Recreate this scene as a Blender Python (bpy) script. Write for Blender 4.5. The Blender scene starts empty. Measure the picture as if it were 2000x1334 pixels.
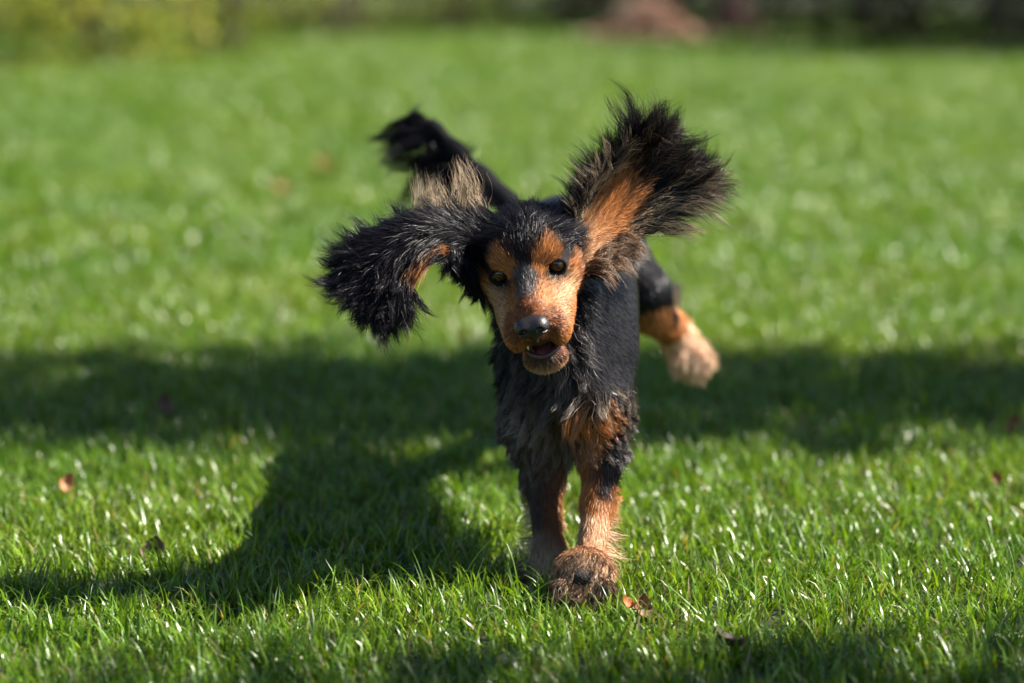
import bpy, bmesh, math, random
import numpy as np
from mathutils import Vector, Matrix, Euler, kdtree

rng = np.random.default_rng(7)
random.seed(7)
scene = bpy.context.scene
COL = scene.collection

# ------------------------------------------------------------------ camera
CAM_H = 0.75
FPX = 4722.0                      # 85 mm on a 36 mm wide sensor, 2000 px
PITCH = math.atan(767.0 / FPX)
cam_data = bpy.data.cameras.new('camera')
cam_data.lens = 85.0
cam_data.sensor_width = 36.0
cam_data.clip_start = 0.05
cam_data.clip_end = 400.0
cam_data.dof.use_dof = True
cam_data.dof.focus_distance = 2.755
cam_data.dof.aperture_fstop = 2.2
cam = bpy.data.objects.new('camera', cam_data)
COL.objects.link(cam)
cam.location = (0, 0, CAM_H)
cam.rotation_euler = (math.radians(90) - PITCH, 0, 0)
scene.camera = cam

# ------------------------------------------------------------------ light
SUN_EL = math.radians(44)
SUN_AZ = math.radians(-3)         # from +X, towards the camera side
TO_SUN = Vector((math.cos(SUN_EL) * math.cos(SUN_AZ), -math.cos(SUN_EL) * math.sin(SUN_AZ), math.sin(SUN_EL)))
world = bpy.data.worlds.new('World')
scene.world = world
world.use_nodes = True
wn = world.node_tree
bg = wn.nodes['Background']
sky = wn.nodes.new('ShaderNodeTexSky')
sky.sky_type = 'NISHITA'
sky.sun_disc = False
sky.sun_elevation = SUN_EL
sky.sun_rotation = math.atan2(TO_SUN.x, TO_SUN.y)
sky.air_density = 0.8
sky.dust_density = 0.2
bg.inputs['Strength'].default_value = 0.05
wn.links.new(sky.outputs['Color'], bg.inputs['Color'])

sun_data = bpy.data.lights.new('sun', 'SUN')
sun_data.energy = 5.0
sun_data.angle = math.radians(0.55)
sun_data.color = (1.0, 0.93, 0.82)
sun = bpy.data.objects.new('sun', sun_data)
COL.objects.link(sun)
sun.rotation_euler = TO_SUN.to_track_quat('Z', 'Y').to_euler()
sun.location = (8, -2, 9)

scene.view_settings.view_transform = 'Standard'
scene.view_settings.look = 'None'
scene.view_settings.exposure = 1.88
scene.view_settings.gamma = 1.0
scene.cycles.max_bounces = 8
scene.cycles.transparent_max_bounces = 8
scene.cycles.use_denoising = True


# ------------------------------------------------------------------ helpers
def P(px, py, Y):
    """place in the world at distance Y that the photograph shows at px, py"""
    cp, sp = math.cos(PITCH), math.sin(PITCH)
    a, b = (px - 1000.0) / FPX, (667.0 - py) / FPX
    d = np.array([a, cp + b * sp, -sp + b * cp])
    return np.array([0, 0, CAM_H]) + d * (Y / d[1])


def nrm(v):
    return v / np.maximum(np.linalg.norm(v, axis=-1, keepdims=True), 1e-9)


def smooth01(a, b, x):
    t = np.clip((x - a) / (b - a), 0, 1)
    return t * t * (3 - 2 * t)


def tag(o, label=None, cat=None, group=None, kind=None):
    if label: o['label'] = label
    if cat: o['category'] = cat
    if group: o['group'] = group
    if kind: o['kind'] = kind
    return o


def link(name, me, mat=None, parent=None):
    o = bpy.data.objects.new(name, me)
    COL.objects.link(o)
    if mat is not None:
        me.materials.append(mat)
    if parent is not None:
        o.parent = parent
    return o


def empty(name, loc):
    o = bpy.data.objects.new(name, None)
    COL.objects.link(o)
    o.location = loc
    return o


def np_mesh(name, verts, faces, cols=None, smooth=True):
    """verts (N,3), faces (M,3 or 4) -> mesh; cols (N,3) point colours"""
    me = bpy.data.meshes.new(name)
    verts = np.asarray(verts, np.float32)
    faces = np.asarray(faces, np.int32)
    n, m, k = len(verts), len(faces), faces.shape[1]
    me.vertices.add(n)
    me.vertices.foreach_set('co', verts.ravel())
    me.loops.add(m * k)
    me.loops.foreach_set('vertex_index', faces.ravel())
    me.polygons.add(m)
    me.polygons.foreach_set('loop_start', np.arange(0, m * k, k, dtype=np.int32))
    if smooth:
        me.polygons.foreach_set('use_smooth', np.ones(m, bool))
    me.update(calc_edges=True)
    if cols is not None:
        at = me.attributes.new('tint', 'FLOAT_COLOR', 'POINT')
        c4 = np.ones((n, 4), np.float32)
        c4[:, :3] = cols
        at.data.foreach_set('color', c4.ravel())
    return me


def new_mat(name):
    m = bpy.data.materials.new(name)
    m.use_nodes = True
    nt = m.node_tree
    return m, nt, nt.nodes['Principled BSDF'], nt.nodes['Material Output']


def attr_node(nt, name='tint'):
    a = nt.nodes.new('ShaderNodeAttribute')
    a.attribute_name = name
    return a


def translucent_mix(nt, bsdf, out, col_socket, fac, gain=None):
    tr = nt.nodes.new('ShaderNodeBsdfTranslucent')
    mx = nt.nodes.new('ShaderNodeMixShader')
    mx.inputs[0].default_value = fac
    if gain is not None:
        g = nt.nodes.new('ShaderNodeMix'); g.data_type = 'RGBA'; g.blend_type = 'MULTIPLY'
        g.inputs['Factor'].default_value = 1.0
        nt.links.new(col_socket, g.inputs['A'])
        g.inputs['B'].default_value = (*gain, 1)
        col_socket = g.outputs['Result']
    nt.links.new(col_socket, tr.inputs['Color'])
    nt.links.new(bsdf.outputs[0], mx.inputs[1])
    nt.links.new(tr.outputs[0], mx.inputs[2])
    nt.links.new(mx.outputs[0], out.inputs['Surface'])


# ------------------------------------------------------------------ materials
def mat_ground():
    m, nt, b, out = new_mat('soil_under_grass')
    n1 = nt.nodes.new('ShaderNodeTexNoise'); n1.inputs['Scale'].default_value = 9
    n1.inputs['Detail'].default_value = 8
    geo = nt.nodes.new('ShaderNodeNewGeometry')
    nt.links.new(geo.outputs['Position'], n1.inputs['Vector'])
    r = nt.nodes.new('ShaderNodeValToRGB')
    r.color_ramp.elements[0].color = (0.010, 0.010, 0.005, 1)
    r.color_ramp.elements[0].position = 0.35
    r.color_ramp.elements[1].color = (0.020, 0.026, 0.008, 1)
    r.color_ramp.elements[1].position = 0.65
    nt.links.new(n1.outputs['Fac'], r.inputs['Fac'])
    nt.links.new(r.outputs['Color'], b.inputs['Base Color'])
    b.inputs['Roughness'].default_value = 0.95
    bp = nt.nodes.new('ShaderNodeBump'); bp.inputs['Strength'].default_value = 0.6
    bp.inputs['Distance'].default_value = 0.01
    nt.links.new(n1.outputs['Fac'], bp.inputs['Height'])
    nt.links.new(bp.outputs['Normal'], b.inputs['Normal'])
    return m


def mat_grass():
    m, nt, b, out = new_mat('grass_blade')
    a = attr_node(nt)
    geo = nt.nodes.new('ShaderNodeNewGeometry')
    no = nt.nodes.new('ShaderNodeTexNoise'); no.inputs['Scale'].default_value = 1.3
    no.inputs['Detail'].default_value = 4
    nt.links.new(geo.outputs['Position'], no.inputs['Vector'])
    r = nt.nodes.new('ShaderNodeValToRGB')
    r.color_ramp.elements[0].color = (0.80, 0.92, 0.80, 1); r.color_ramp.elements[0].position = 0.35
    r.color_ramp.elements[1].color = (1.22, 1.10, 1.05, 1); r.color_ramp.elements[1].position = 0.68
    nt.links.new(no.outputs['Fac'], r.inputs['Fac'])
    mu = nt.nodes.new('ShaderNodeMix'); mu.data_type = 'RGBA'; mu.blend_type = 'MULTIPLY'
    mu.inputs['Factor'].default_value = 1.0
    nt.links.new(a.outputs['Color'], mu.inputs['A'])
    nt.links.new(r.outputs['Color'], mu.inputs['B'])
    nt.links.new(mu.outputs['Result'], b.inputs['Base Color'])
    b.inputs['Roughness'].default_value = 0.34
    b.inputs['Specular IOR Level'].default_value = 0.55
    translucent_mix(nt, b, out, mu.outputs['Result'], 0.34, (1.55, 1.45, 0.5))
    return m


def mat_leafy(name, rough=0.5, tr=0.3):
    m, nt, b, out = new_mat(name)
    a = attr_node(nt)
    nt.links.new(a.outputs['Color'], b.inputs['Base Color'])
    b.inputs['Roughness'].default_value = rough
    translucent_mix(nt, b, out, a.outputs['Color'], tr, (1.3, 1.3, 0.8))
    return m


def mat_bark():
    m, nt, b, out = new_mat('bark')
    n = nt.nodes.new('ShaderNodeTexNoise'); n.inputs['Scale'].default_value = 14; n.inputs['Detail'].default_value = 6
    r = nt.nodes.new('ShaderNodeValToRGB')
    r.color_ramp.elements[0].color = (0.05, 0.035, 0.025, 1)
    r.color_ramp.elements[1].color = (0.16, 0.12, 0.09, 1)
    nt.links.new(n.outputs['Fac'], r.inputs['Fac'])
    nt.links.new(r.outputs['Color'], b.inputs['Base Color'])
    b.inputs['Roughness'].default_value = 0.9
    bp = nt.nodes.new('ShaderNodeBump'); bp.inputs['Strength'].default_value = 0.7
    nt.links.new(n.outputs['Fac'], bp.inputs['Height'])
    nt.links.new(bp.outputs['Normal'], b.inputs['Normal'])
    return m


def mat_hair(name, rough=0.42, tr=0.15, spec=0.5):
    m, nt, b, out = new_mat(name)
    a = attr_node(nt)
    nt.links.new(a.outputs['Color'], b.inputs['Base Color'])
    b.inputs['Roughness'].default_value = rough
    b.inputs['Specular IOR Level'].default_value = spec
    translucent_mix(nt, b, out, a.outputs['Color'], tr)
    return m


def mat_skin():
    m, nt, b, out = new_mat('dog_skin')
    a = attr_node(nt)
    n = nt.nodes.new('ShaderNodeTexNoise'); n.inputs['Scale'].default_value = 260; n.inputs['Detail'].default_value = 3
    nt.links.new(a.outputs['Color'], b.inputs['Base Color'])
    b.inputs['Roughness'].default_value = 0.7
    b.inputs['Specular IOR Level'].default_value = 0.15
    bp = nt.nodes.new('ShaderNodeBump'); bp.inputs['Strength'].default_value = 0.5
    bp.inputs['Distance'].default_value = 0.002
    nt.links.new(n.outputs['Fac'], bp.inputs['Height'])
    nt.links.new(bp.outputs['Normal'], b.inputs['Normal'])
    return m


def mat_wet(name, col, rough=0.3, bump=0.4, scale=500):
    m, nt, b, out = new_mat(name)
    b.inputs['Base Color'].default_value = (*col, 1)
    b.inputs['Roughness'].default_value = rough
    n = nt.nodes.new('ShaderNodeTexVoronoi'); n.inputs['Scale'].default_value = scale
    tc = nt.nodes.new('ShaderNodeTexCoord')
    nt.links.new(tc.outputs['Object'], n.inputs['Vector'])
    bp = nt.nodes.new('ShaderNodeBump'); bp.inputs['Strength'].default_value = bump
    bp.inputs['Distance'].default_value = 0.001
    nt.links.new(n.outputs['Distance'], bp.inputs['Height'])
    nt.links.new(bp.outputs['Normal'], b.inputs['Normal'])
    return m


def mat_eye():
    m, nt, b, out = new_mat('eye_brown')
    tc = nt.nodes.new('ShaderNodeTexCoord')
    sep = nt.nodes.new('ShaderNodeSeparateXYZ')
    nt.links.new(tc.outputs['Object'], sep.inputs[0])
    # distance from the forward axis (-Y)
    c = nt.nodes.new('ShaderNodeCombineXYZ')
    nt.links.new(sep.outputs['X'], c.inputs['X']); nt.links.new(sep.outputs['Z'], c.inputs['Y'])
    ln = nt.nodes.new('ShaderNodeVectorMath'); ln.operation = 'LENGTH'
    nt.links.new(c.outputs[0], ln.inputs[0])
    mp = nt.nodes.new('ShaderNodeMath'); mp.operation = 'MULTIPLY'; mp.inputs[1].default_value = 1 / 0.0125
    nt.links.new(ln.outputs['Value'], mp.inputs[0])
    r = nt.nodes.new('ShaderNodeValToRGB')
    e = r.color_ramp.elements
    e[0].position = 0.0; e[0].color = (0.002, 0.002, 0.002, 1)
    e[1].position = 0.24; e[1].color = (0.003, 0.002, 0.002, 1)
    for pos, col in ((0.32, (0.070, 0.028, 0.012, 1)), (0.62, (0.045, 0.018, 0.008, 1)), (0.74, (0.004, 0.003, 0.003, 1)),
                     (0.86, (0.012, 0.007, 0.006, 1))):
        q = e.new(pos); q.color = col
    nt.links.new(mp.outputs[0], r.inputs['Fac'])
    nt.links.new(r.outputs['Color'], b.inputs['Base Color'])
    b.inputs['Roughness'].default_value = 0.06
    b.inputs['Coat Weight'].default_value = 0.15
    b.inputs['Specular IOR Level'].default_value = 0.5
    b.inputs['Coat Roughness'].default_value = 0.02
    return m


def mat_dryleaf():
    m, nt, b, out = new_mat('dry_leaf')
    a = attr_node(nt)
    n = nt.nodes.new('ShaderNodeTexNoise'); n.inputs['Scale'].default_value = 60; n.inputs['Detail'].default_value = 5
    r = nt.nodes.new('ShaderNodeValToRGB')
    r.color_ramp.elements[0].color = (0.55, 0.5, 0.5, 1); r.color_ramp.elements[1].color = (1.25, 1.2, 1.15, 1)
    nt.links.new(n.outputs['Fac'], r.inputs['Fac'])
    mu = nt.nodes.new('ShaderNodeMix'); mu.data_type = 'RGBA'; mu.blend_type = 'MULTIPLY'; mu.inputs['Factor'].default_value = 1
    nt.links.new(a.outputs['Color'], mu.inputs['A']); nt.links.new(r.outputs['Color'], mu.inputs['B'])
    nt.links.new(mu.outputs['Result'], b.inputs['Base Color'])
    b.inputs['Roughness'].default_value = 0.6
    translucent_mix(nt, b, out, mu.outputs['Result'], 0.2)
    return m


M_GROUND, M_GRASS, M_BARK = mat_ground(), mat_grass(), mat_bark()
M_LEAF = mat_leafy('shrub_leaf', 0.7)
M_LEAF.node_tree.nodes['Principled BSDF'].inputs['Specular IOR Level'].default_value = 0.2
M_HAIR = mat_hair('dog_fur', 0.38, 0.15, 0.13)
M_SLEEK = mat_hair('dog_sleek_fur', 0.36, 0.04, 0.28)
M_SKIN = mat_skin()
M_NOSE = mat_wet('nose_leather', (0.012, 0.009, 0.010), 0.42, 0.30, 800)
M_PAD = mat_wet('paw_pad', (0.022, 0.015, 0.013), 0.85, 0.8, 500)
M_TONGUE = mat_wet('tongue', (0.13, 0.035, 0.042), 0.3, 0.3, 600)
M_LIP = mat_wet('lip', (0.075, 0.030, 0.034), 0.30, 0.35, 500)
M_TOOTH = mat_wet('tooth', (0.62, 0.55, 0.42), 0.25, 0.05, 200)
M_EYE = mat_eye()
M_DRY = mat_dryleaf()

# ------------------------------------------------------------------ ground
def build_ground():
    n = 60
    xs = np.linspace(-60, 60, n); ys = np.linspace(-12, 110, n)
    X, Y = np.meshgrid(xs, ys, indexing='ij')
    V = np.stack([X, Y, 0 * X], -1).reshape(-1, 3)
    i, j = np.meshgrid(np.arange(n - 1), np.arange(n - 1), indexing='ij')
    a = (i * n + j).ravel()
    F = np.stack([a, a + n, a + n + 1, a + 1], 1)
    o = link('lawn_ground', np_mesh('lawn_ground', V, F), M_GROUND)
    tag(o, 'flat earth under the mown lawn', None, None, 'structure')


build_ground()


def blade_arrays(n, rad, lmin, lmax, wmin, wmax, rg, segs=4, tall=0.0):
    """n blades in a tuft: verts, quads, tints"""
    r = rad * np.sqrt(rg.random(n)); th = rg.random(n) * 2 * math.pi
    base = np.stack([r * np.cos(th), r * np.sin(th), np.full(n, -0.004)], 1)
    az = th + rg.normal(0, 1.0, n)
    lean = np.abs(rg.normal(0.22, 0.22, n))
    L = rg.uniform(lmin, lmax, n)
    if tall:
        t = rg.random(n) < tall
        L[t] *= 1.5
    W = rg.uniform(wmin, wmax, n)
    curl = rg.uniform(0.3, 1.7, n)
    tw = rg.normal(0, 0.9, n)
    V = np.zeros((n, segs + 1, 2, 3)); pos = base.copy()
    for s in range(segs + 1):
        t = s / segs
        ang = lean + curl * t * t
        d = np.stack([np.sin(ang) * np.cos(az), np.sin(ang) * np.sin(az), np.cos(ang)], 1)
        if s:
            pos = pos + d * (L / segs)[:, None]
        fa = az + math.pi / 2 + tw * t
        side = np.stack([np.cos(fa), np.sin(fa), 0 * fa], 1)
        w = W * 0.5 * (1 - t ** 2.2 * 0.97) * (0.75 + 0.5 * math.sin(math.pi * min(1, t + 0.25)))
        V[:, s, 0] = pos - side * w[:, None]
        V[:, s, 1] = pos + side * w[:, None]
    idx = np.arange(n)[:, None] * (segs + 1) * 2 + np.arange(segs)[None] * 2
    F = np.stack([idx, idx + 1, idx + 3, idx + 2], -1).reshape(-1, 4)
    hue = rg.random(n)
    c0 = np.array([0.055, 0.145, 0.007]); c1 = np.array([0.160, 0.255, 0.016])
    C = c0 + (c1 - c0) * hue[:, None]
    C *= rg.uniform(0.42, 1.3, n)[:, None]
    dry = rg.random(n) < 0.035
    C[dry] = np.array([0.30, 0.25, 0.11]) * rg.uniform(0.6, 1.0, dry.sum())[:, None]
    C = np.repeat(C[:, None], (segs + 1) * 2, 1).reshape(-1, 3)
    return V.reshape(-1, 3), F, C


def build_grass():
    rg = np.random.default_rng(21)
    pts, rot, scl, idx = [], [], [], []

    def field(y0, y1, dens, margin, kinds, smin, smax):
        wide = 0.22 * y1 + margin
        n = int((y1 - y0) * 2 * wide * dens)
        y = rg.uniform(y0, y1, n); x = rg.uniform(-1, 1, n) * wide
        k = np.abs(x) < 0.22 * y + margin
        x, y = x[k], y[k]
        n = len(x)
        pts.append(np.stack([x, y, np.zeros(n)], 1))
        rot.append(np.stack([rg.normal(0, .10, n), rg.normal(0, .10, n), rg.uniform(0, 6.283, n)], 1))
        scl.append(rg.uniform(smin, smax, n))
        idx.append(rg.choice(kinds, n))
    near = [0, 1, 2, 3, 4, 5, 6]
    far = [7, 8, 9]
    field(1.5, 3.6, 2100, 0.55, near, 0.75, 1.15)
    field(3.6, 5.5, 1400, 0.7, near, 0.8, 1.25)
    field(5.5, 10, 420, 0.9, far, 0.8, 1.25)
    field(10, 18, 170, 1.4, far, 1.1, 1.6)
    field(18, 30, 80, 1.5, far, 1.4, 2.0)
    pts = np.concatenate(pts); rot = np.concatenate(rot); scl = np.concatenate(scl); idx = np.concatenate(idx)
    me = bpy.data.meshes.new('grass')
    me.vertices.add(len(pts)); me.vertices.foreach_set('co', pts.astype(np.float32).ravel())
    a = me.attributes.new('rot', 'FLOAT_VECTOR', 'POINT'); a.data.foreach_set('vector', rot.astype(np.float32).ravel())
    a = me.attributes.new('scl', 'FLOAT', 'POINT'); a.data.foreach_set('value', scl.astype(np.float32))
    a = me.attributes.new('pick', 'INT', 'POINT'); a.data.foreach_set('value', idx.astype(np.int32))
    me.update()
    # tufts
    tufts = []
    for i in range(10):
        if i < 6:
            v, f, c = blade_arrays(13, 0.026, 0.024, 0.058, 0.0016, 0.0034, rg)
        elif i == 6:
            v, f, c = blade_arrays(11, 0.024, 0.034, 0.068, 0.0018, 0.0036, rg, 6, 0.26)
        else:
            v, f, c = blade_arrays(26, 0.055, 0.030, 0.065, 0.0028, 0.0055, rg, 3)
        tm = np_mesh('grass_tuft', v, f, c)
        tm.materials.append(M_GRASS)
        tufts.append(bpy.data.objects.new('grass_tuft', tm))
    o = link('grass', me, M_GRASS)
    tag(o, 'short bright green lawn grass covering the ground', 'grass', None, 'stuff')
    ng = bpy.data.node_groups.new('grass_tufts', 'GeometryNodeTree')
    ng.interface.new_socket('Geometry', in_out='INPUT', socket_type='NodeSocketGeometry')
    ng.interface.new_socket('Geometry', in_out='OUTPUT', socket_type='NodeSocketGeometry')
    N = ng.nodes
    gi, go = N.new('NodeGroupInput'), N.new('NodeGroupOutput')
    iop = N.new('GeometryNodeInstanceOnPoints')
    g2i = N.new('GeometryNodeGeometryToInstance')
    for t in reversed(tufts):
        oi = N.new('GeometryNodeObjectInfo'); oi.inputs['Object'].default_value = t
        ng.links.new(oi.outputs['Geometry'], g2i.inputs[0])
    iop.inputs['Pick Instance'].default_value = True

    def na(name, typ):
        x = N.new('GeometryNodeInputNamedAttribute'); x.data_type = typ; x.inputs['Name'].default_value = name
        return x.outputs['Attribute']
    ng.links.new(gi.outputs[0], iop.inputs['Points'])
    ng.links.new(g2i.outputs[0], iop.inputs['Instance'])
    ng.links.new(na('pick', 'INT'), iop.inputs['Instance Index'])
    e2r = N.new('FunctionNodeEulerToRotation')
    ng.links.new(na('rot', 'FLOAT_VECTOR'), e2r.inputs[0])
    ng.links.new(e2r.outputs[0], iop.inputs['Rotation'])
    ng.links.new(na('scl', 'FLOAT'), iop.inputs['Scale'])
    ng.links.new(iop.outputs[0], go.inputs[0])
    md = o.modifiers.new('tufts', 'NODES'); md.node_group = ng


build_grass()


# ------------------------------------------------------------------ plants
def tube(path, radii, sides=8):
    path = np.asarray(path, float); radii = np.asarray(radii, float)
    n = len(path)
    T = nrm(np.gradient(path, axis=0))
    ref = np.array([0.31, 0.87, 0.11])
    e1 = nrm(np.cross(T, ref)); e2 = np.cross(T, e1)
    a = np.arange(sides) * 2 * math.pi / sides
    V = path[:, None] + radii[:, None, None] * (np.cos(a)[None, :, None] * e1[:, None] + np.sin(a)[None, :, None] * e2[:, None])
    F = []
    for i in range(n - 1):
        for s in range(sides):
            F.append((i * sides + s, i * sides + (s + 1) % sides, (i + 1) * sides + (s + 1) % sides, (i + 1) * sides + s))
    return V.reshape(-1, 3), np.array(F)


def merge(parts):
    V, F, C, off = [], [], [], 0
    for p in parts:
        V.append(p[0]); F.append(p[1] + off); off += len(p[0])
        if len(p) > 2: C.append(p[2])
    return np.concatenate(V), np.concatenate(F), (np.concatenate(C) if C else None)


def leaf_cloud(centres, size, cols, rg, up=0.4):
    n = len(centres)
    nrmv = nrm(rg.normal(0, 1, (n, 3)) + np.array([0, 0, up]))
    t = nrm(np.cross(nrmv, rg.normal(0, 1, (n, 3)))); s = np.cross(nrmv, t)
    L = size * rg.uniform(0.6, 1.3, n)[:, None]; W = L * 0.32
    V = np.stack([centres - t * L * .5, centres + s * W - t * L * .05 + nrmv * L * .06, centres + t * L * .5,
                  centres - s * W - t * L * .05 + nrmv * L * .06], 1).reshape(-1, 3)
    F = np.arange(n * 4).reshape(n, 4)
    return V, F, np.repeat(cols, 4, 0)


def plant(name, label, cat, group, base, height, rx, ry, nstem, nleaf, size, palette, crown_lo, trunk_r, seed, clumps=26, crown_name='crown'):
    """woody plant: trunk or stems, limbs and a crown of separate leaves in clumps"""
    rg = np.random.default_rng(seed)
    root = empty(name, base)
    tag(root, label, cat, group)
    hi = height
    lo = crown_lo
    cc = []
    while len(cc) < clumps:
        q = rg.uniform(-1, 1, 3)
        if np.linalg.norm(q) < 1:
            cc.append((q[0] * rx, q[1] * ry, lo + (hi - lo) * (0.5 + 0.5 * q[2])))
    cc = np.array(cc)
    parts = []
    if nstem == 1:
        top = lo + (hi - lo) * 0.75
        z = np.linspace(-0.02, top, 9)
        path = np.stack([0.05 * rx * np.sin(z * 1.3 + seed), 0.05 * ry * np.cos(z * 1.1 + seed) - 0.05 * ry, z], 1)
        parts.append(tube(path, trunk_r * (1 - 0.75 * (z / top).clip(0)) * (1 + 0.5 * np.exp(-z.clip(0) / (0.12 * top + .05))), 10))
        for c in cc[::2]:
            z0 = min(top * 0.9, max(lo * 0.75, c[2] - 0.5 * (hi - lo) * 0.5))
            a = np.array([np.interp(z0, z, path[:, 0]), np.interp(z0, z, path[:, 1]), z0])
            t = np.linspace(0, 1, 5)[:, None]
            pp = a + (c - a) * t + np.array([0, 0, 0.12 * np.linalg.norm(c - a)]) * np.sin(t * math.pi)
            parts.append(tube(pp, trunk_r * 0.3 * (1 - 0.85 * t[:, 0]), 6))
    else:
        for i in range(nstem):
            c = cc[i % len(cc)]
            t = np.linspace(0, 1, 6)[:, None]
            a = np.array([rg.normal(0, .15) * rx, rg.normal(0, .15) * ry, -0.02])
            pp = a + (c - a) * t ** np.array([1.3, 1.3, 0.9])
            parts.append(tube(pp, trunk_r * (1 - 0.85 * t[:, 0]), 6))
    v, f, _ = merge(parts)
    link('trunk' if nstem == 1 else 'stems', np_mesh('stems', v, f), M_BARK, root)
    k = rg.integers(0, clumps, nleaf)
    sp = np.array([rx, ry, (hi - lo) / 2]) * 0.30
    pos = cc[k] + rg.normal(0, 1, (nleaf, 3)) * sp
    pos[:, 2] = np.maximum(pos[:, 2], 0.04)
    pal = np.array(palette)
    cols = pal[rg.integers(0, len(pal), nleaf)] * rg.uniform(0.7, 1.25, nleaf)[:, None]
    v, f, c = leaf_cloud(pos, size, cols, rg)
    link(crown_name, np_mesh('crown', v, f, c, smooth=False), M_LEAF, root)
    return root


GREEN_Y = [(0.18, 0.23, 0.02), (0.28, 0.28, 0.03), (0.08, 0.13, 0.015), (0.38, 0.33, 0.05)]
GREEN_M = [(0.12, 0.17, 0.03), (0.16, 0.20, 0.035), (0.20, 0.21, 0.04)]
GREEN_SHADE = [(0.014, 0.018, 0.009), (0.020, 0.019, 0.011), (0.024, 0.017, 0.012)]  # dark leaves, lowered further so the colour holds the right corner's shade
BROWN = [(0.10, 0.055, 0.03), (0.14, 0.08, 0.045), (0.07, 0.05, 0.025)]
RUST = [(0.38, 0.24, 0.17), (0.44, 0.30, 0.22), (0.30, 0.19, 0.13)]


def shrub_at(px, Y, label, h, rx, ry, pal, seed, nleaf=3200, size=0.07, lo=0.06, name='shrub', cat='shrub', group='shrubs along the far edge of the lawn'):
    x = (px - 1000) / FPX * Y
    return plant(name, label, cat, group, (x, Y, 0), h, rx, ry, 9, nleaf, size, pal, lo, 0.02, seed)


shrub_at(-60, 15.3, 'yellow-green leafy shrub nearest the left edge behind the lawn', 1.7, 0.85, 0.6, GREEN_Y, 1)
shrub_at(210, 16.0, 'yellow-green leafy shrub second from the left behind the lawn', 1.5, 0.8, 0.6, GREEN_Y, 2)
shrub_at(440, 17.2, 'bright yellow-tinged shrub third from the left behind the lawn', 1.8, 0.85, 0.6, GREEN_Y, 3)
shrub_at(660, 20.5, 'mid green shrub at the lawn edge straight above the tail', 1.6, 0.85, 0.6, GREEN_M, 4)
shrub_at(880, 21.5, 'olive green shrub at the lawn edge left of the brown bush', 1.7, 0.85, 0.6, GREEN_M, 5)
shrub_at(1085, 22.5, 'dull brown bush between the green shrubs and the leaf heap', 1.5, 0.6, 0.5, BROWN, 6, 3000)
shrub_at(1490, 21.5, 'shade-darkened evergreen shrub just right of the leaf heap', 1.9, 1.0, 0.7, GREEN_SHADE, 7, 5200)
shrub_at(1740, 18.9, 'shade-darkened evergreen shrub in the middle of the shaded right corner', 2.1, 1.05, 0.7, GREEN_SHADE, 8, 5200)
shrub_at(2010, 17.1, 'shade-darkened evergreen shrub filling the top right corner', 2.0, 1.05, 0.7, GREEN_SHADE, 9, 5200)

BG = 'taller shrubs behind the lawn edge'
for i, (px, Y_, pal, lab) in enumerate(((90, 20.5, GREEN_M, 'tall green shrub at the back behind the leftmost shrubs'), (560, 23.5, GREEN_Y, 'tall yellow-green shrub at the back between the third shrub and the mid green one'),
                                        (980, 26, GREEN_M, 'tall green shrub at the back behind the brown bush'), (1290, 26, GREEN_SHADE, 'tall dark shrub at the back behind the pinkish leaf heap'),
                                        (1640, 25, GREEN_SHADE, 'tall dark shrub at the back behind the shaded right corner'), (1960, 23, GREEN_SHADE, 'tall dark shrub at the back beyond the top right corner'))):
    shrub_at(px, Y_, lab, 2.6, 1.5, 0.8, pal, 60 + i, 5200, .09, name='tall_shrub', group=BG)


# ------------------------------------------------------------------ hair engine
class Strands:
    """collects fine tapering hairs (flat in section, lying along the coat) and builds them as one mesh"""
    def __init__(self):
        self.V, self.F, self.C, self.off = [], [], [], 0

    def add(self, pts, rad, c0, c1, taper=1.8, nref=None, roll=.45):
        n, S1, _ = pts.shape
        T = nrm(np.gradient(pts, axis=1))
        if nref is None:
            nref = nrm(rng.normal(0, 1, (n, 3)))
        e1 = nrm(np.cross(T, nref[:, None])); e2 = np.cross(T, e1)
        ro = rng.normal(0, roll, n)[:, None, None]
        w = np.cos(ro) * e1 + np.sin(ro) * e2
        t = np.linspace(0, 1, S1)
        r = (np.broadcast_to(rad, (n,))[:, None] * (1 - 0.92 * t ** taper)[None])[..., None]
        V = np.stack([pts - r * w, pts + r * w], 2)
        C = c0[:, None] + (c1 - c0)[:, None] * (t ** 1.5)[None, :, None]
        C = np.repeat(C[:, :, None], 2, 2)
        b = np.arange(n)[:, None] * S1 * 2 + np.arange(S1 - 1)[None] * 2
        F = np.stack([b, b + 1, b + 3, b + 2], -1).reshape(-1, 4)
        self.V.append(V.reshape(-1, 3)); self.F.append(F + self.off); self.C.append(C.reshape(-1, 3))
        self.off += n * S1 * 2

    def build(self, name, mat, parent, label=None):
        if not self.V:
            return None
        me = np_mesh(name, np.concatenate(self.V), np.concatenate(self.F), np.concatenate(self.C))
        o = link(name, me, mat, parent)
        o['kind'] = 'stuff'
        if label: o['label'] = label
        return o


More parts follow.
